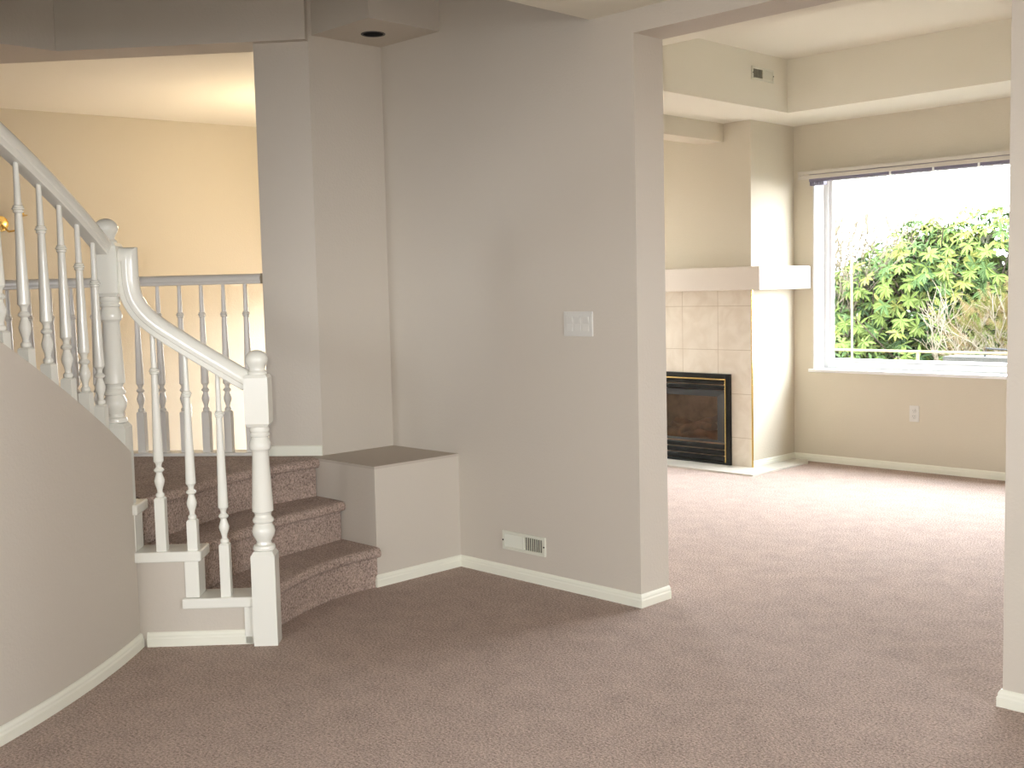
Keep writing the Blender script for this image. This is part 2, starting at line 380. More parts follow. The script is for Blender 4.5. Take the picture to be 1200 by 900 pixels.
xwindow('window_2', 0.3, 2.1, 0.9, 2.1, 3.28, 'unseen wide white window to the right of the camera, placed for its daylight', mull=())  # out-of-view window, sized and placed for side daylight
def ywindow(name, x0, x1, z0, z1, y, label, fr=0.06, mull=()):
    b = BM()
    box(b, x0, x0+fr, y, y+.05, z0, z1); box(b, x1-fr, x1, y, y+.05, z0, z1)
    box(b, x0+fr, x1-fr, y, y+.05, z0, z0+fr); box(b, x0+fr, x1-fr, y, y+.05, z1-fr, z1)
    for m_ in mull: box(b, m_-.03, m_+.03, y+.003, y+.047, z0+fr, z1-fr)
    o = obj(name, b, VINYL); tag(o, label, 'window', kind='structure')
    obj('glass_pane', bx(x0+fr, x1-fr, y+.022, y+.028, z0+fr, z1-fr), GLASS, o)
xwindow('window_3', 5.9, 6.8, 0.5, 2.1, -6.15, 'unseen white window added in the left wall of the living room for fill light')  # unseen window added to fill the living room with bounced daylight
ywindow('window_4', -5.7, -4.7, 0.9, 2.1, -3.92, 'unseen narrow white foyer window added behind the camera for daylight')  # unseen window added for cool light on the foyer bulkhead
ywindow('window_6', -1.0, 1.2, 0.9, 2.1, -3.92, 'unseen white window added in the wall behind the camera for daylight', mull=(0.1,))  # unseen opening added to light the long wall from behind
ywindow('window_5', -8.24, -6.7, 0.06, 1.4, 5.65, 'unseen low white window beside the far wall of the hall, shaped for its glare', 0.03)  # hidden window shaped to throw glare low on the hall wall

# ------------------------------------------------------------------ stairs
def resample(pts, n):
    P = [Vector((p[0], p[1], 0)) for p in pts]
    # Catmull-Rom through the points
    out = []
    Q = [P[0]*2-P[1]] + P + [P[-1]*2-P[-2]]
    for i in range(1, len(Q)-2):
        for k in range(12):
            t = k/12; a, b_, c, d = Q[i-1], Q[i], Q[i+1], Q[i+2]
            out.append(0.5*((2*b_)+(c-a)*t+(2*a-5*b_+4*c-d)*t*t+(3*b_-a-3*c+d)*t**3))
    out.append(P[-1])
    L = [0]
    for a, b_ in zip(out, out[1:]): L.append(L[-1]+(b_-a).length)
    res = []
    for i in range(n):
        s = L[-1]*i/(n-1); j = 0
        while j < len(L)-2 and L[j+1] < s: j += 1
        t = (s-L[j])/max(1e-9, L[j+1]-L[j]); res.append(out[j].lerp(out[j+1], t))
    return res
def step(name, front, back, ztop, z0, parent, m=CARPET, nos=0.034, n=26):
    F = resample(front, n); K = resample(back, n); b = BM(); rings = []
    for i, p in enumerate(F):
        d = (F[min(i+1, n-1)]-F[max(i-1, 0)]).normalized(); o_ = Vector((d.y, -d.x, 0))
        if o_.dot(p-K[i]) < 0: o_ = -o_
        q = K[i]
        ring = [p - o_*nos + Vector((0, 0, z0))]
        for a, h in ((nos, 0.048), (nos-0.004, 0.046), (0.010, 0.043), (0.002, 0.036), (0.0, 0.026), (0.002, 0.014), (0.010, 0.004), (0.022, 0.0), (0.05, 0.0)):
            ring.append(p - o_*a + Vector((0, 0, ztop-h)))
        ring.append(q + Vector((0, 0, ztop))); ring.append(q + Vector((0, 0, z0)))
        rings.append([b.verts.new(v) for v in ring])
    k = len(rings[0])
    for A, B in zip(rings, rings[1:]):
        for i in range(k): b.faces.new((A[i], A[(i+1) % k], B[(i+1) % k], B[i]))
    b.faces.new(rings[0][::-1]); b.faces.new(rings[-1])
    return obj(name, b, m, parent, smooth=True, angle=50)
stairs = thing('staircase', 'carpeted curving stairs with white caps, climbing left beside the boxed ledge', 'stairs', (0, 0, 0))
C1 = tuple(N1 + U*0.0 - NN*0.07)[:2]
n1c = [(-3.985, 3.093), (-3.985, 2.97), (-3.962, 2.82), (-3.895, 2.63), (-3.80, 2.455), (-3.745, 2.36)]
n2c = [(-4.245, 3.093), (-4.225, 3.00), (-4.198, 2.87), (-4.180, 2.76), (-4.140, 2.62), (-4.03, 2.38), (-3.945, 2.215)]
n3c = [(-4.440, 3.092), (-4.430, 2.93), (-4.425, 2.80), (-4.411, 2.69), (-4.360, 2.545), (-4.30, 2.42), (-4.226, 2.273), (-4.165, 2.13), (-4.135, 2.035)]
bk1 = [(-4.33, 3.093), (-4.30, 2.90), (-4.26, 2.75), (-4.14, 2.50), (-4.03, 2.32), (-3.955, 2.215)]
bk2 = [(-4.515, 3.093), (-4.50, 2.90), (-4.47, 2.68), (-4.36, 2.42), (-4.23, 2.2), (-4.13, 2.05)]
step('step', n1c, bk1, RISE, 0, stairs)
step('step', n2c, bk2, 2*RISE, 0, stairs)
bk3 = [tuple(wl(-0.005)), tuple(wl(-0.5)), tuple(wl(-1.0)), tuple(wl(-1.6)), (-5.95, 1.4), (-5.3, 1.2), (-4.9, 1.15), (-4.4, 1.5), (-4.12, 1.86)]
# landing: nosed front and a polygon behind
F = resample(n3c, 26)
step('landing', n3c, [(p.x-0.10, p.y+0.02) if i < 26 else p for i, p in enumerate([Vector(q+(0,)) for q in n3c])], TOP3, 0, stairs)
b = BM()
poly = [(p[0]-0.06, p[1]) for p in n3c]
poly[0] = (-4.515, 3.092)
poly += [(-4.075, 1.965), tuple(pol(44.6, 3.75))[:2], tuple(pol(43.5, 2.75))[:2], (-5.9, 1.3), tuple(wl(-2.3, 0))[:2], tuple(wl(-0.01, 0))[:2]]
prism(b, poly, 0, TOP3-0.0005)
obj('landing_floor', b, CARPET, stairs)
for k in range(1, 8):
    t0 = 43.6 - 4.95*(k-1); t1 = t0-5.4
    fr = [tuple(pol(t0, 3.745))[:2], tuple(pol(t0, 3.25))[:2], tuple(pol(t0, 2.75))[:2]]
    bk = [tuple(pol(t1, 3.745))[:2], tuple(pol(t1, 3.25))[:2], tuple(pol(t1, 2.75))[:2]]
    step('step', fr, bk, TOP3+k*RISE, TOP3+k*RISE-0.26, stairs, n=8)
# inner stringer of the upper flight
b = BM(); rings = []
for i in range(31):
    th = 43.6-34*i/30; z = TOP3+0.15+0.0372*(44-th)
    rings.append([b.verts.new(pol(th, r, zz)) for r, zz in ((2.75, 0), (2.75, z), (2.70, z), (2.70, 0))])
for A, B in zip(rings, rings[1:]):
    for i in range(4): b.faces.new((A[i], A[(i+1) % 4], B[(i+1) % 4], B[i]))
b.faces.new(rings[0][::-1]); b.faces.new(rings[-1])
obj('stringer', b, WHITE, stairs)
# drywall below the caps
def pl(t, n, z=0): v = N1 + U*t + NN*n; return Vector((v.x, v.y, z))
b = BM()
prism(b, [pl(0.03, 0.0), pl(0.52, 0.0), pl(0.52, -0.10), pl(0.03, -0.10)], 0, RISE-0.038)
prism(b, [pl(0.268, 0.0), pl(0.52, 0.0), pl(0.52, -0.10), pl(0.268, -0.10)], RISE-0.038, 2*RISE-0.038)
prism(b, [pl(0.505, 0.0), pl(0.56, 0.0), pl(0.56, -0.10), pl(0.505, -0.10)], 2*RISE-0.038, 3*RISE-0.038)
obj('side_panel', b, WALL, stairs)
for (t0, t1, k) in ((-0.0, 0.318, 1), (0.238, 0.520, 2), (0.470, 0.60, 3)):
    b = BM(); prism(b, [pl(t0, 0.024), pl(t1, 0.024), pl(t1, -0.125), pl(t0, -0.125)], k*RISE-0.038, k*RISE+0.002, .006)
    obj('step_cap', b, WHITE, stairs)
for (t0, t1, k) in ((0.252, 0.29, 2), (0.484, 0.53, 3)):
    b = BM(); prism(b, [pl(t0, 0.010), pl(t1+.016, 0.010), pl(t1+.016, -0.09), pl(t0, -0.09)], (k-1)*RISE+.003, k*RISE-0.038, .003)
    obj('riser_return', b, WHITE, stairs)
b = BM(); prism(b, [pl(0.046, 0.014), pl(0.085, 0.014), pl(0.085, -0.0), pl(0.046, -0.0)], 0, RISE-0.039, .003)
obj('corner_board', b, WHITE, stairs)

# ------------------------------------------------------------------ railing
rail = thing('stair_railing', 'white painted stair railing with two ball-top newel posts and turned balusters', 'railing', (0, 0, 0))
def newel(loc, z_up, z_low_bottom, parent):
    """z_up: top of the upper block; the whole turned post hangs below it"""
    T = z_up; h = 0.0455
    b = BM()
    lo = T-1.037+0.360
    sq(b, [(h, z_low_bottom), (h, lo-0.016), (h-0.010, lo), (0.030, lo+0.001)])
    prof = [(0.030, lo-.002), (0.042, lo+.003), (0.043, lo+.012), (0.040, lo+.020), (0.030, lo+.024), (0.028, lo+.034), (0.033, lo+.045), (0.041, lo+.060), (0.044, lo+.075),
            (0.041, lo+.090), (0.034, lo+.102), (0.033, lo+.106), (0.039, lo+.110), (0.041, lo+.117), (0.039, lo+.124), (0.033, lo+.130), (0.031, lo+.138), (0.034, lo+.148), (0.036, lo+.150),
            (0.0405, lo+.152), (0.0405, lo+.158), (0.031, lo+.380), (0.033, lo+.385), (0.0395, lo+.392), (0.0415, lo+.405), (0.0395, lo+.418), (0.033, lo+.432), (0.0315, lo+.438),
            (0.036, lo+.441), (0.038, lo+.447), (0.036, lo+.453), (0.034, lo+.456), (0.037, lo+.460), (0.038, lo+.466), (0.036, lo+.472), (0.034, lo+.478), (0.034, lo+.484)]
    lathe(b, prof, 32)
    ub = T-0.200
    sq(b, [(0.032, ub), (h-0.010, ub+0.001), (h, ub+0.014), (h, T-0.012), (h-0.008, T)])
    o = obj('newel_post', b, WHITE, parent, smooth=True, angle=30)
    o.location = (loc[0], loc[1], 0); o.rotation_euler = (0, 0, ANG)
    b = BM()
    r = 0.041
    prof = [(0.037, T), (0.038, T+.005), (0.036, T+.010), (0.031, T+.013), (0.029, T+.018), (0.030, T+.024)]
    for i in range(1, 14):
        a = -0.85 + (PI/2+0.85)*i/13; prof.append((max(0.0005, 0.043*math.cos(a)), T+.056 + 0.036*math.sin(a)))
    lathe(b, prof, 32); obj('ball_finial', b, WHITE, o, smooth=True, angle=40)
    return o
newel(N1, 1.041, 0.0, rail)
newel(N2, 1.546, 0.45, rail)
# little screw plugs on the foot of the lower newel
def baluster_mesh(L_sq, L_all):
    """square foot from 0 to L_sq, turned shaft up to L_all"""
    b = BM(); s = 0.0190
    sq(b, [(s, 0), (s, L_sq-0.006), (s-0.005, L_sq)])
    z = L_sq
    prof = [(0.011, z-.002), (0.0155, z+.003), (0.0165, z+.009), (0.015, z+.014), (0.0105, z+.018), (0.010, z+.026), (0.0125, z+.036), (0.0180, z+.052), (0.0200, z+.064),
            (0.0160, z+.078), (0.0120, z+.090), (0.0115, z+.096), (0.0175, z+.100), (0.0200, z+.105), (0.0175, z+.110), (0.0110, z+.116), (0.0110, z+.124), (0.0135, z+.132), (0.0175, z+.136)]
    zr = L_all-0.155
    prof += [(0.0195, z+.139), (0.0195, z+.146), (0.0118, zr-.012), (0.0165, zr-.009), (0.0165, zr-.005), (0.0135, zr-.002), (0.0190, zr-.0005), (0.0195, zr+.003), (0.0150, zr+.007), (0.0165, zr+.011), (0.0110, zr+.014), (0.0085, L_all)]
    lathe(b, prof, 16)
    bmesh.ops.recalc_face_normals(b, faces=b.faces)
    me = bpy.data.meshes.new('baluster'); b.to_mesh(me); b.free()
    for p in me.polygons: p.use_smooth = True
    me.set_sharp_from_angle(angle=math.radians(32))
    return me
def put_bal(me, loc, rz, parent, m):
    if not me.materials: me.materials.append(m)
    o = bpy.data.objects.new('baluster', me); C.objects.link(o); o.parent = parent; o.location = loc; o.rotation_euler = (0, 0, rz); return o
# lower flight
for t, k, top_, sqt in ((0.153, 1, 1.045, 0.393), (0.272, 2, 1.125, 0.489), (0.390, 2, 1.215, 0.578)):
    p = pl(t, -0.012); base = k*RISE+.002
    put_bal(baluster_mesh(sqt-base, top_-base), (p.x, p.y, base), ANG, rail, WHITE)
# upper flight
def rail_under(th): return 1.783 - 0.0318*(th-34.97)
me_up = None
for i in range(-1, 14):
    th = 42.72 - 1.84*i
    if th > 43.5: continue
    p = pol(th, 3.80); zb = wall_top(th)-0.02; zt = rail_under(th)+0.012
    if me_up is None or True:
        sqh = (zt-0.012) - 0.583 - zb
        me = baluster_mesh(max(0.06, sqh), zt-zb)
    put_bal(me, (p.x, p.y, zb), math.radians(th)+PI/2*0, rail, WHITE)
RP = [(-0.022, -0.038), (0.022, -0.038), (0.0255, -0.034), (0.0265, -0.018), (0.031, -0.014), (0.0325, -0.004), (0.0325, 0.008), (0.028, 0.022), (0.018, 0.033), (0.006, 0.037),
      (-0.006, 0.037), (-0.018, 0.033), (-0.028, 0.022), (-0.0325, 0.008), (-0.0325, -0.004), (-0.031, -0.014), (-0.0265, -0.018), (-0.0255, -0.034)]
# lower rail with gooseneck, path in the (t, z) plane
pth = [(0.035, 1.014), (0.12, 1.068), (0.22, 1.132), (0.30, 1.185), (0.36, 1.227), (0.405, 1.266), (0.435, 1.303), (0.455, 1.345), (0.464, 1.39), (0.466, 1.43), (0.466, 1.492)]
def cr(P, per=6):
    V = [Vector((a, b_)) for a, b_ in P]; Q = [V[0]*2-V[1]]+V+[V[-1]*2-V[-2]]; out = []
    for i in range(1, len(Q)-2):
        for k in range(per):
            t = k/per; a, b_, c, d = Q[i-1], Q[i], Q[i+1], Q[i+2]
            out.append(0.5*((2*b_)+(c-a)*t+(2*a-5*b_+4*c-d)*t*t+(3*b_-a-3*c+d)*t**3))
    out.append(V[-1]); return out
G = cr(pth, 5); frames = []
for i, g in enumerate(G):
    d = (G[min(i+1, len(G)-1)]-G[max(i-1, 0)]).normalized()
    up = U*(-d.y) + Vector((0, 0, d.x))
    p = pl(g.x, -0.004, g.y)
    if i == len(G)-1:   # mitre at the top corner
        up = (U*(-1.0)+Vector((0, 0, 1.0)))
    frames.append((p, NN, up))
p = pl(0.500, -0.004, 1.492); frames.append((p, NN, Vector((0, 0, 1))))
b = BM(); sweep(b, frames, RP); obj('handrail', b, WHITE, rail, smooth=True, angle=35)
# upper rail (helix)
frames = []
for i in range(41):
    th = 44.1 - 34*i/40; a = math.radians(th); rad = Vector((math.cos(a), math.sin(a), 0))
    tan = Vector((math.sin(a), -math.cos(a), 0)); sl = 0.0318/math.radians(1)/3.80
    T_ = (tan + Vector((0, 0, sl))).normalized(); up = T_.cross(rad); up = up if up.z > 0 else -up
    frames.append((pol(th, 3.80, rail_under(th)+0.042), rad, up))
b = BM(); sweep(b, frames, [(s*0.96, u*0.95) for s, u in RP]); obj('handrail', b, WHITE, rail, smooth=True, angle=35)

# ------------------------------------------------------------------ landing guard
guard = thing('landing_railing', 'greyish white guard rail along the landing, in front of the hall', 'railing', (0, 0, 0))
b = BM(); fr = [(wl(-0.29, 0.05, 1.424), NB, Vector((0, 0, 1))), (wl(-2.55, 0.05, 1.424), NB, Vector((0, 0, 1)))]
sweep(b, fr, [(s*1.0, u*0.66) for s, u in RP]); obj('handrail', b, GREY, guard, smooth=True, angle=35)
b = BM(); prism(b, [wl(-0.27, 0.0), wl(-2.58, 0.0), wl(-2.58, 0.11), wl(-0.27, 0.11)], TOP3, TOP3+0.016, .003)
obj('base_rail', b, GREY, guard)
gm = baluster_mesh(0.205, 0.838)
for i in range(19):
    s = -0.378-0.1125*i
    p = wl(s, 0.05, TOP3+0.016); put_bal(gm, p, math.atan2(W.y, W.x), guard, GREY)

# ------------------------------------------------------------------ fireplace
fp = thing('fireplace', 'tiled gas fireplace with black insert and thick white mantel', 'fireplace', (-5.18, 6.95, 0))
def fobj(name, b, m, parent=None, **k):
    o = obj(name, b, m, parent or fp, **k)
    if parent is None: o.location = (5.18, -6.95, 0)
    return o
def tile_mat():
    m = bpy.data.materials.new('beige_stone_tile'); m.use_nodes = True; t = m.node_tree; b = t.nodes['Principled BSDF']; b.inputs['Roughness'].default_value = 0.35
    tcn = t.nodes.new('ShaderNodeTexCoord'); mp = t.nodes.new('ShaderNodeMapping'); mp.vector_type = 'POINT'
    cmb = t.nodes.new('ShaderNodeCombineXYZ'); sp = t.nodes.new('ShaderNodeSeparateXYZ')
    t.links.new(tcn.outputs['Object'], sp.inputs[0])
    def grid(o_, off):
        a = t.nodes.new('ShaderNodeMath'); a.operation = 'ADD'; a.inputs[1].default_value = off; t.links.new(o_, a.inputs[0])
        d = t.nodes.new('ShaderNodeMath'); d.operation = 'DIVIDE'; d.inputs[1].default_value = 0.3225; t.links.new(a.outputs[0], d.inputs[0])
        f = t.nodes.new('ShaderNodeMath'); f.operation = 'FRACT'; t.links.new(d.outputs[0], f.inputs[0])
        s = t.nodes.new('ShaderNodeMath'); s.operation = 'SUBTRACT'; s.inputs[1].default_value = 0.5; t.links.new(f.outputs[0], s.inputs[0])
        ab = t.nodes.new('ShaderNodeMath'); ab.operation = 'ABSOLUTE'; t.links.new(s.outputs[0], ab.inputs[0]); return ab.outputs[0]
    mxx = t.nodes.new('ShaderNodeMath'); mxx.operation = 'MAXIMUM'
    t.links.new(grid(sp.outputs['X'], 4.811+3.225), mxx.inputs[0]); t.links.new(grid(sp.outputs['Z'], -1.190+3.225), mxx.inputs[1])
    gt = t.nodes.new('ShaderNodeMath'); gt.operation = 'GREATER_THAN'; gt.inputs[1].default_value = 0.4935; t.links.new(mxx.outputs[0], gt.inputs[0])
    n = t.nodes.new('ShaderNodeTexNoise'); n.inputs['Scale'].default_value = 7; n.inputs['Detail'].default_value = 8; n.inputs['Distortion'].default_value = 1.2
    t.links.new(tcn.outputs['Object'], n.inputs['Vector'])
    r = t.nodes.new('ShaderNodeValToRGB'); r.color_ramp.elements[0].position = .35; r.color_ramp.elements[0].color = (0.68, 0.60, 0.49, 1)
    r.color_ramp.elements[1].position = .62; r.color_ramp.elements[1].color = (0.75, 0.68, 0.575, 1); t.links.new(n.outputs[0], r.inputs[0])
    mx = t.nodes.new('ShaderNodeMix'); mx.data_type = 'RGBA'
    t.links.new(gt.outputs[0], mx.inputs[0]); t.links.new(r.outputs[0], mx.inputs[6]); mx.inputs[7].default_value = (0.50, 0.41, 0.30, 1)
    t.links.new(mx.outputs[2], b.inputs['Base Color']); return m
TILE = tile_mat()
b = BM(); box(b, -5.84, -4.521, 6.935, 6.95, 0.69, 1.305); box(b, -4.695, -4.521, 6.935, 6.95, 0.0, 0.69); box(b, -5.84, -5.665, 6.935, 6.95, 0, 0.69)
fobj('tile_surround', b, TILE)
b = BM(); box(b, -4.522, -4.513, 6.931, 6.944, 0.0, 1.305); fobj('edge_strip', b, BRASS)['label'] = 'thin brass strip on the tile edge'
b = BM()
prism(b, [(-5.97, 6.83), (-4.385, 6.83), (-4.385, 7.525), (-4.527, 7.525), (-4.527, 6.948), (-5.97, 6.948)], 1.304, 1.472, .006)
fobj('mantel', b, mat('mantel_paint', (0.70, 0.63, 0.55), 0.5, bump=.1, bscale=60))
b = BM(); prism(b, [(-6.0, 6.66), (-4.335, 6.66), (-4.335, 7.40), (-4.40, 7.512), (-4.512, 7.512), (-4.512, 6.948), (-6.0, 6.948)], 0.0, 0.012)
fobj('hearth', b, mat('hearth_tile', (0.62, 0.58, 0.50), 0.35, var=0.08, vscale=6))
# insert
ix0, ix1, iz1 = -5.664, -4.696, 0.689
b = BM(); yf = 6.915
for q in ((ix0, ix0+.045, .004, iz1), (ix1-.045, ix1, .004, iz1), (ix0+.045, ix1-.045, iz1-.045, iz1), (ix0+.045, ix1-.045, .004, .03)):
    box(b, q[0], q[1], yf, 6.948, q[2], q[3], .002)
ins = fobj('firebox_frame', b, BLACK)
b = BM(); tx0, tx1 = ix0+.036, ix1-.036; tz = iz1-.036
box(b, tx0, tx1, yf-.006, yf+.004, tz-.008, tz, .001); box(b, tx1-.008, tx1, yf-.006, yf+.004, .03, tz, .001); box(b, tx0, tx0+.008, yf-.006, yf+.004, .03, tz, .001)
obj('brass_trim', b, BRASS, ins)
gx0, gx1, gz0, gz1 = ix0+.045, ix1-.045, .03, iz1-.045
b = BM()
for z0, z1 in ((gz1-.035, gz1-.004), (gz1-.075, gz1-.042)):
    prism_pts = None
    box(b, gx0+.004, gx1-.004, yf+.006, yf+.028, z0, z1, .006)
obj('top_louvre', b, BLACK, ins)
b = BM()
for k in range(3):
    z0 = gz0+.004+k*.045; box(b, gx0+.004, gx1-.004, yf+.006, yf+.026, z0, z0+.036, .006)
obj('bottom_louvre', b, BLACK, ins)
# glass door: bevelled dark frame, pane, brick box toned for the reflection, and logs
dz0, dz1 = gz0+.142, gz1-.082; wx0, wx1, wz0, wz1 = gx0+.105, gx1-.105, dz0+.010, dz1-.050
b = BM()
o_ = [(gx0, yf+.02, dz0), (gx1, yf+.02, dz0), (gx1, yf+.02, dz1), (gx0, yf+.02, dz1)]
i_ = [(wx0, yf+.055, wz0), (wx1, yf+.055, wz0), (wx1, yf+.055, wz1), (wx0, yf+.055, wz1)]
ov = [b.verts.new(p) for p in o_]; iv = [b.verts.new(p) for p in i_]
bo = [b.verts.new((p[0], yf+.07, p[2])) for p in o_]; bi = [b.verts.new((p[0], yf+.07, p[2])) for p in i_]
for k in range(4):
    b.faces.new((ov[k], ov[(k+1) % 4], iv[(k+1) % 4], iv[k])); b.faces.new((iv[k], iv[(k+1) % 4], bi[(k+1) % 4], bi[k]))
    b.faces.new((bi[k], bi[(k+1) % 4], bo[(k+1) % 4], bo[k])); b.faces.new((bo[k], bo[(k+1) % 4], ov[(k+1) % 4], ov[k]))
door = obj('glass_door', b, mat('dark_grey_metal', (0.035, 0.034, 0.032), 0.35), ins)
obj('pane', bx(wx0-.002, wx1+.002, yf+.060, yf+.065, wz0-.002, wz1+.002), FGLASS, door)
b = BM(); y2 = 7.33
box(b, ix0+.01, ix1-.01, y2-.02, y2, .01, .66); box(b, ix0+.01, ix0+.03, yf+.075, y2-.02, .01, .66); box(b, ix1-.03, ix1-.01, yf+.075, y2-.02, .01, .66)
box(b, ix0+.03, ix1-.03, yf+.075, y2-.02, .01, .14); box(b, ix0+.03, ix1-.03, yf+.075, y2-.02, .60, .66)
obj('firebox', b, mat('firebrick_reflection', (0.60, 0.46, 0.34), 0.9, var=.25, vscale=10), ins)  # lightened brown also carries the carpet's reflection in the pane
LOG = mat('ceramic_log', (0.33, 0.21, 0.14), 0.9, bump=.8, bscale=30, var=.4, vscale=12)
for (p0, p1, r) in (((-5.5, 7.12, .19), (-4.86, 7.16, .20), .045), ((-5.42, 7.2, .24), (-4.95, 7.08, .27), .036), ((-5.25, 7.05, .22), (-4.98, 7.2, .33), .030), ((-5.1, 7.22, .22), (-5.3, 7.04, .31), .028)):
    b = BM(); A_, B_ = Vector(p0), Vector(p1)
    pts = [A_.lerp(B_, k/6)+Vector((0, 0, .008*math.sin(k*2.1))) for k in range(7)]
    tube(b, pts, r, 10, r*.8); obj('log', b, LOG, ins, smooth=True, angle=60)

# ------------------------------------------------------------------ window blind headrail
bl = thing('window_blind', 'pale vertical blind headrail with valance across the top of the picture window', 'blind', (0, 0, 0))
BLV = mat('pale_blind_plastic', (0.60, 0.56, 0.49), 0.5)
b = BM(); box(b, -4.45, -1.42, YW-.075, YW-.066, 2.108, 2.136, .003); box(b, -4.45, -1.42, YW-.080, YW-.066, 2.140, 2.166, .003)
box(b, -4.45, -4.44, YW-.066, YW-.002, 2.115, 2.166); box(b, -1.43, -1.42, YW-.066, YW-.002, 2.115, 2.166)
obj('valance', b, BLV, bl)
b = BM(); box(b, -4.37, -1.44, YW-.058, YW-.016, 2.088, 2.150, .004); obj('headrail', b, mat('backlit_grey_metal', (0.22, 0.20, 0.27), 0.5), bl)  # dark violet colour paints the rail's backlit shade against the sky
for i in range(7):
    x = -4.36+i*.018
    b = BM(); box(b, x, x+.006, YW-.062, YW-.012, 2.060, 2.088, .001); obj('vane_carrier', b, mat('backlit_grey_metal', (0, 0, 0)), bl)
for x in (-3.74, -3.43, -3.12, -2.81, -2.50, -2.19):
    b = BM(); box(b, x, x+.014, YW-.064, YW-.014, 2.082, 2.116, .002); obj('vane_clip', b, VINYL, bl)

# ------------------------------------------------------------------ electrical plates, vents, downlight
def outlet(loc, rz, label):
    t = thing('electrical_outlet', label, 'outlet', loc, rz)
    obj('cover_plate', bx(-.035, .035, -.006, 0, -.057, .057, .002), PLASTIC, t)
    for z in (-.02, .02):
        b = BM(); lathe(b, [(.0165, 0), (.0165, .004), (.014, .005)], 20); bmesh.ops.rotate(b, verts=b.verts, cent=(0, 0, 0), matrix=Matrix.Rotation(PI/2, 3, 'X'))
        bmesh.ops.translate(b, verts=b.verts, vec=(0, -.005, z)); s = obj('socket', b, PLASTIC, t, smooth=True)
        b = BM(); box(b, -.007, -.005, -.0108, -.0095, z-.001, z+.008); box(b, .005, .007, -.0108, -.0095, z-.001, z+.007); box(b, -.002, .002, -.0108, -.0095, z-.010, z-.006)
        obj('slot', b, DARK, s)
    return t
outlet((-3.572, YW, 0.41), 0, 'white duplex outlet on the wall below the picture window')
outlet((-8.425, 4.60, 0.415), math.radians(90+6), 'white duplex outlet on the hall wall seen between balusters')
sw = thing('light_switch', 'white three-gang rocker switch plate on the long wall', 'switch', (-3.221, 3.61, 1.186))
obj('cover_plate', bx(-.083, .083, -.007, 0, -.054, .054, .003), PLASTIC, sw)
for k in (-1, 0, 1):
    b = BM(); x = k*.046; y0, z0 = -.0075, .031
    vs = [b.verts.new(p) for p in ((x-.0165, -.003, -z0), (x+.0165, -.003, -z0), (x+.0165, -.003, z0), (x-.0165, -.003, z0), (x-.0165, -.010, -z0), (x+.0165, -.010, -z0), (x+.0165, -.0072, 0), (x-.0165, -.0072, 0), (x+.0165, -.0135, z0), (x-.0165, -.0135, z0))]
    for f in ((4, 5, 6, 7), (7, 6, 8, 9), (0, 1, 5, 4), (9, 8, 2, 3), (0, 4, 7, 9, 3), (1, 2, 8, 6, 5)): b.faces.new([vs[i] for i in f])
    obj('rocker', b, PLASTIC, sw)
for x in (-.069, .069):
    b = BM(); lathe(b, [(.003, 0), (.003, .002)], 10); bmesh.ops.rotate(b, verts=b.verts, cent=(0, 0, 0), matrix=Matrix.Rotation(PI/2, 3, 'X')); bmesh.ops.translate(b, verts=b.verts, vec=(x, -.0068, .045))
    obj('screw', b, PLASTIC, sw)
VENT = mat('cream_metal', (0.72, 0.71, 0.60), 0.4)
def register(name, label, loc, rz, w_, h_, n1, dark_left):
    t = thing(name, label, 'vent', loc, rz)
    b = BM(); f = .014
    for q in ((-w_/2, -w_/2+f, -h_/2, h_/2), (w_/2-f, w_/2, -h_/2, h_/2), (-w_/2+f, w_/2-f, -h_/2, -h_/2+f), (-w_/2+f, w_/2-f, h_/2-f, h_/2), (-.004, .004, -h_/2+f, h_/2-f)):
        box(b, q[0], q[1], -.010, 0, q[2], q[3], .0015)
    obj('frame', b, VENT, t)
    obj('duct_backing', bx(-w_/2+f, w_/2-f, -.0022, -.001, -h_/2+f, h_/2-f), DARK if dark_left else mat('shadowed_metal', (0.30, 0.29, 0.24), 0.6), t)  # dark sheet stands for the shade inside the duct
    x0, x1 = -w_/2+f, w_/2-f
    for side in (-1, 1):
        for k in range(n1):
            xa = (x0 if side < 0 else .004) + ((-.004-x0) if side < 0 else (x1-.004))*(k+.5)/n1
            b = BM(); an = .8 if side < 0 else .3; c, s = math.cos(an), -math.sin(an)*side; l = .0058 if side > 0 else .0040
            hh = h_/2-f; th_ = .0009
            pts = [(xa-l*c-th_*s, -.006+l*s*side*0-l*s-0), (xa+l*c-th_*s, -.006+l*s), (xa+l*c+th_*s, -.006+l*s+.0012), (xa-l*c+th_*s, -.006-l*s+.0012)]
            prism(b, pts, -hh, hh); obj('fin', b, VENT, t)
    for x in (-w_/2+.006, w_/2-.006):
        b = BM(); lathe(b, [(.004, 0), (.004, .0025), (.002, .003)], 10); bmesh.ops.rotate(b, verts=b.verts, cent=(0, 0, 0), matrix=Matrix.Rotation(PI/2, 3, 'X')); bmesh.ops.translate(b, verts=b.verts, vec=(x, -.0095, 0))
        obj('screw', b, DARK, t)
    return t
register('floor_register', 'cream louvred heating register low on the long wall above the baseboard', (-3.580, 3.61, 0.175), 0, .275, .088, 9, True)
register('ceiling_register', 'small cream air register high on the side of the tray ceiling', (-4.20, 6.585, 2.737), PI/2, .26, .085, 8, False)
rl = thing('recessed_light', 'dark unlit recessed downlight in the soffit above the ledge', 'light', (LC[0], LC[1], ZS))
b = BM(); prof = [(LR+.008, -.003), (LR+.008, 0.0), (LR-.001, 0.0), (LR-.001, -.003)]
seg = 28; rings = [[b.verts.new((r*math.cos(2*PI*i/seg), r*math.sin(2*PI*i/seg), z)) for i in range(seg)] for r, z in prof]
for A, B in zip(rings, rings[1:]+rings[:1]):
    for i in range(seg): b.faces.new((A[i], A[(i+1) % seg], B[(i+1) % seg], B[i]))
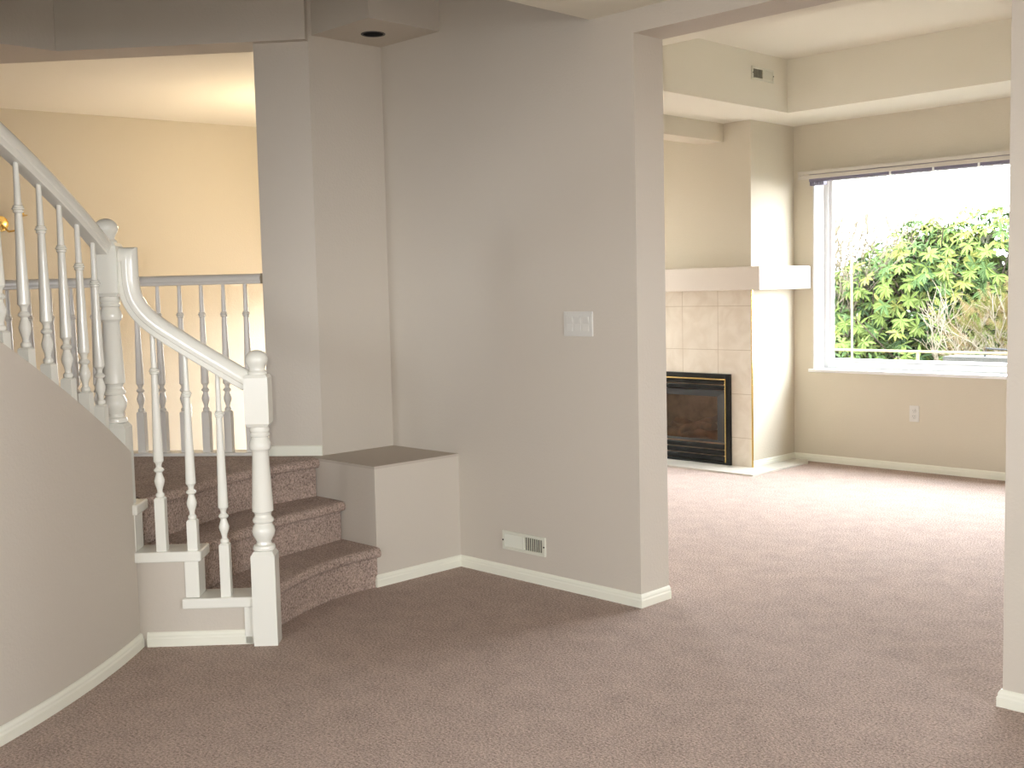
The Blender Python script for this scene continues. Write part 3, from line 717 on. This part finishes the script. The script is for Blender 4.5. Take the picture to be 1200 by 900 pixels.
obj('trim_ring', b, mat('black_ring', (0.05, 0.045, 0.04), 0.5), rl, smooth=True)
b = BM(); lathe(b, [(LR-.001, 0), (LR-.004, .04), (LR-.006, .09), (.002, .091)], 28, cap=False); obj('baffle', b, DARK, rl, smooth=True)
b = BM(); lathe(b, [(.012, .09), (.014, .08), (.026, .06), (.030, .05), (.024, .042), (.001, .040)], 20); obj('bulb', b, mat('bulb_glass', (.12, .12, .12), .15), rl, smooth=True)

# brass wall sconce in the hall, partly behind the balusters
sc_ = thing('wall_sconce', 'brass wall sconce on the hall wall behind the upper balusters', 'sconce', (-8.70, 3.23, 1.95), 0)
def rotated_lathe(prof, name, m, parent, loc, seg=16):
    b = BM(); lathe(b, prof, seg); o = obj(name, b, m, parent, smooth=True); o.location = loc; return o
b = BM(); lathe(b, [(.06, 0), (.058, .012), (.03, .02), (.001, .022)], 20); bmesh.ops.rotate(b, verts=b.verts, cent=(0, 0, 0), matrix=Matrix.Rotation(PI/2, 3, 'Y')); o = obj('backplate', b, BRASS, sc_, smooth=True); o.location = (.09, 0, -.03)
for s in (-1, 1):
    b = BM(); tube(b, [(.10, 0, -.03), (.14, s*.04, -.09), (.17, s*.09, -.08), (.18, s*.12, -.02), (.18, s*.125, .02)], .008, 8); obj('arm', b, BRASS, sc_, smooth=True)
    rotated_lathe([(.006, 0), (.04, .008), (.045, .014), (.02, .018), (.014, .05), (.013, .055)], 'candle_cup', BRASS, sc_, (.18, s*.125, .02))
    rotated_lathe([(.010, 0), (.010, .07), (.004, .075)], 'candle_sleeve', PLASTIC, sc_, (.18, s*.125, .05))

# ------------------------------------------------------------------ garden
def ground():
    b = BM(); box(b, -40, 30, 7.95, 45, -0.6, -0.5); box(b, -40, -9.4, -30, 7.95, -.6, -.5); box(b, 3.6, 30, -30, 7.95, -.6, -.5); box(b, -9.4, 3.6, -30, -4.1, -.6, -.5)
    return b
tag(obj('ground', ground(), mat('garden_soil', (0.047, 0.042, 0.025), 0.9, var=.3, vscale=1.5)), 'brown green garden ground outside the windows', 'ground', kind='structure')
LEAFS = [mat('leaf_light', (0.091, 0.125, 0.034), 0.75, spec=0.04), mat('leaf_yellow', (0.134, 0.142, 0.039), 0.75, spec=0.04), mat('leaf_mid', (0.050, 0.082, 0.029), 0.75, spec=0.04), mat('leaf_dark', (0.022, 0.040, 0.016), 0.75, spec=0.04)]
BARK = mat('bark', (0.055, 0.044, 0.032), 0.9, spec=0.04); TWIG = mat('pale_twig', (0.150, 0.130, 0.095), 0.9, spec=0.04)
def leaf(bm, base, d, up, L, wd, mi):
    d = d.normalized(); s = d.cross(up).normalized(); n = s.cross(d)
    pts = [(0, 0, 0), (.3, .8, -.01), (.62, 1, -.04), (1, 0, -.12), (.62, -1, -.04), (.3, -.8, -.01)]
    mid = [(.3, 0, .0), (.62, 0, -.02)]
    P = [bm.verts.new(base + d*(L*a) + s*(wd*.5*b_) + n*(L*c - (abs(b_)*-.01 if b_ else 0.0))) for a, b_, c in pts]
    m1 = bm.verts.new(base + d*(L*.3) - n*(L*.03)); m2 = bm.verts.new(base + d*(L*.62) - n*(L*.06))
    for f in ((P[0], P[1], m1), (P[1], P[2], m2, m1), (P[2], P[3], m2), (P[3], P[4], m2), (P[4], P[5], m1, m2), (P[5], P[0], m1)):
        q = bm.faces.new(f); q.material_index = mi
def blob_points(blobs, n):
    out = []
    tot = sum(r[0]*r[1]*r[2] for c, r in blobs)
    for c, r in blobs:
        for _ in range(int(n*r[0]*r[1]*r[2]/tot)):
            while True:
                v = Vector((random.gauss(0, 1), random.gauss(0, 1), random.gauss(0, 1)))
                if v.length > .1: break
            v.normalize(); k = random.uniform(.62, 1.03)
            out.append((Vector(c)+Vector((v.x*r[0]*k, v.y*r[1]*k, v.z*r[2]*k)), v, k))
    return out
rh = thing('rhododendron_bush', 'large light green broad-leaved shrub filling the picture window', 'shrub', (-5.0, 11.6, -0.5))
off = Vector((5.0, -11.6, 0.5))
blobs = [((-5.95, 11.5, .95), (.55, .6, .75)), ((-5.45, 11.6, 1.15), (.7, .7, .85)), ((-4.75, 11.9, 1.42), (.75, .7, .78)), ((-6.05, 11.2, .40), (.7, .6, .5)), ((-5.3, 11.3, .45), (.8, .6, .6)), ((-5.95, 11.8, 1.22), (.48, .5, .6)), ((-5.35, 11.8, 1.52), (.5, .5, .5)), ((-3.5, 12.2, 1.3), (.9, .7, .8)), ((-2.4, 12.2, 1.2), (.9, .7, .8)), ((-3.0, 11.9, .4), (1.0, .6, .6))]
b = BM()
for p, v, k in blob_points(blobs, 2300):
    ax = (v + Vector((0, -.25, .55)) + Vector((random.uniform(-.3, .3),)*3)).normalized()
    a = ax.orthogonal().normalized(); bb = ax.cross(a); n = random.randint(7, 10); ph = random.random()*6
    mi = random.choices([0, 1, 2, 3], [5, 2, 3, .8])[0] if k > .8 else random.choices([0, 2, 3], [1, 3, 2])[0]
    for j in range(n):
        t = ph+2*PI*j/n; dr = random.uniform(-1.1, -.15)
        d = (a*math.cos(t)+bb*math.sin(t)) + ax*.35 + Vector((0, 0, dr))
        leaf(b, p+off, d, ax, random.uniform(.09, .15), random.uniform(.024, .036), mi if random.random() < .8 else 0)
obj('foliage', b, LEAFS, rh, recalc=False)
b = BM()
for c, r in blobs:
    tube(b, [Vector((c[0]*.3-3.4, 11.8, -.5))+off, Vector((c[0]*.8-.95, c[1]+.1, .1))+off, Vector(c)+off], .04, 6, .015)
    for _ in range(14):
        e = Vector(c)+Vector((random.uniform(-1, 1)*r[0], random.uniform(-1, 1)*r[1], random.uniform(-.5, 1)*r[2])); tube(b, [Vector(c)+off-Vector((0, 0, .2)), (Vector(c)+e)/2+off+Vector((0, 0, -.1)), e+off], .012, 5, .005)
obj('branches', b, BARK, rh)
def twig_tree(name, label, loc, h, spread, n, m, lean=(0, 0, 0), grp=None):
    t = thing(name, label, 'shrub', loc, 0, grp); b = BM()
    def grow(p, d, L, r, depth):
        q = p + d*L; mid = (p+q)/2 + Vector((random.uniform(-1, 1), random.uniform(-1, 1), random.uniform(-.5, .5)))*L*.08
        tube(b, [p, mid, q], r, 5, r*.7)
        if depth == 0: return
        for _ in range(random.choice((2, 3, 3))):
            nd = (d + Vector((random.uniform(-1, 1), random.uniform(-1, 1), random.uniform(-.4, .8)))*spread).normalized()
            grow(p + d*L*random.uniform(.55, 1), nd, L*random.uniform(.6, .85), r*.70, depth-1)
    for i in range(n):
        d = (Vector((random.uniform(-.5, .5), random.uniform(-.4, .4), 1))+Vector(lean)).normalized()
        grow(Vector((random.uniform(-.2, .2), random.uniform(-.15, .15), 0)), d, h*.33, .018, 5)
    obj('branches', b, m, t)
    return t
twig_tree('bare_shrub', 'leafless pale twiggy shrub left of the green shrub outside', (-6.85, 12.1, -0.5), 3.5, .5, 14, TWIG)
twig_tree('bare_shrub', 'leafless grey twiggy shrub poking through the green leaves at the right', (-4.75, 11.1, -0.5), 2.2, .7, 3, TWIG, (.25, -.1, 0))
cf_ = thing('conifer_shrub', 'olive brown feathery conifer shrub at the lower right of the picture window', 'shrub', (-3.75, 10.9, -0.5))
b = BM(); CON = [mat('conifer_olive', (0.079, 0.079, 0.023), .8, spec=0.04), mat('conifer_brown', (0.098, 0.068, 0.032), .8, spec=0.04)]
off2 = Vector((3.75, -10.9, .5))
for p, v, k in blob_points([((-4.25, 10.9, .62), (.55, .45, .62)), ((-3.75, 11.0, .75), (.6, .45, .65)), ((-3.0, 11.0, .6), (.6, .45, .6))], 1500):
    ax = (v+Vector((random.uniform(-.4, .4), random.uniform(-.4, .4), .5))).normalized(); s = ax.orthogonal().normalized(); mi = random.randint(0, 1)
    for j in range(7):
        o2 = p+off2+ax*(.02*j)
        for sg in (-1, 1):
            d = (ax + s*sg*1.1).normalized(); e = o2+d*(.055-.005*j); wv = ax*.006
            f = b.faces.new([b.verts.new(o2-wv), b.verts.new(e), b.verts.new(o2+wv)]); f.material_index = mi
obj('foliage', b, CON, cf_, recalc=False)
for c in ((-4.25, 10.9, .62), (-3.75, 11.0, .75), (-3.0, 11.0, .6)):
    b = BM(); tube(b, [Vector((c[0], c[1], -.5))+off2, Vector(c)+off2], .035, 6, .012); obj('trunk', b, BARK, cf_)
# dense hedge further back that closes the view below the skyline
hd = thing('background_shrub', 'grey green thicket far behind the other garden shrubs', 'shrub', (-6.0, 14.5, -0.5))
b = BM(); off3 = Vector((6.0, -14.5, .5))
for p, v, k in blob_points([((-8.6, 14.6, .5), (1.3, .8, 1.0)), ((-6.6, 14.8, .6), (1.5, .8, 1.3)), ((-4.2, 15, .6), (1.5, .8, 1.35)), ((-1.4, 15, .5), (1.6, .8, 1.1))], 5500):
    for j in range(5):
        d = (v+Vector((random.uniform(-1, 1), random.uniform(-1, 1), random.uniform(-.5, 1)))).normalized()
        leaf(b, p+off3, d, Vector((0, .3, 1)), random.uniform(.16, .26), .13, random.choice((0, 0, 1)))
obj('foliage', b, [mat('thicket_grey', (0.066, 0.066, 0.044), .8, spec=0.04), mat('thicket_green', (0.051, 0.076, 0.028), .8, spec=0.04)], hd, recalc=False)
for x in (-2.0, 0, 2.4):
    b = BM(); tube(b, [(x, .2, 0), (x, .3, .9)], .08, 7, .03); obj('trunk', b, BARK, hd)
# balcony rail just outside
dr = thing('deck_railing', 'thin cream metal rail on posts just outside the picture window', 'railing', (-3.5, 8.6, -0.5))
CRM = mat('cream_rail', (0.253, 0.213, 0.134), .5, spec=0.04)
obj('top_rail', bx(-2.2, 3.2, -.012, .012, 1.272, 1.290, .003), CRM, dr)
for x in (-2.1, -.575+.02, .95, 2.5):
    obj('post', bx(x-.010, x+.010, -.010, .010, 0, 1.272, .002), CRM, dr)
b = BM(); tube(b, [(0, 0, 0), (.01, 0, 1.1), (0, 0, 2.25)], .010, 7); o = obj('garden_stake', b, CRM); o.location = (-5.55, 10.3, -0.5); tag(o, 'thin pale garden stake upright at the left of the picture window', 'stake')
b = BM(); prism(b, [(0, 0), (2.6, -.1), (2.6, .25), (0, .3)], 0, 1.175); o = obj('garden_wall', b, mat('pale_concrete', (0.036, 0.036, 0.031), .9, var=.15, vscale=4)); o.location = (-4.32, 9.65, -.5); tag(o, 'low pale concrete garden wall behind the deck rail', 'garden wall')
fr_ = thing('bent_wire_frame', 'dark bent wire frame standing on the low garden wall', 'plant support', (-3.68, 9.72, 0.675))  # unidentified dark loops, built as a bent wire frame
b = BM(); tube(b, [(-.30, 0, 0), (-.29, 0, .075), (-.02, 0, .06), (0, 0, .0)], .009, 6); obj('rod', b, DARK, fr_)
b = BM(); tube(b, [(.0, 0, .0), (.01, 0, .075), (.30, 0, .075), (.31, 0, .0)], .009, 6); obj('rod', b, DARK, fr_)
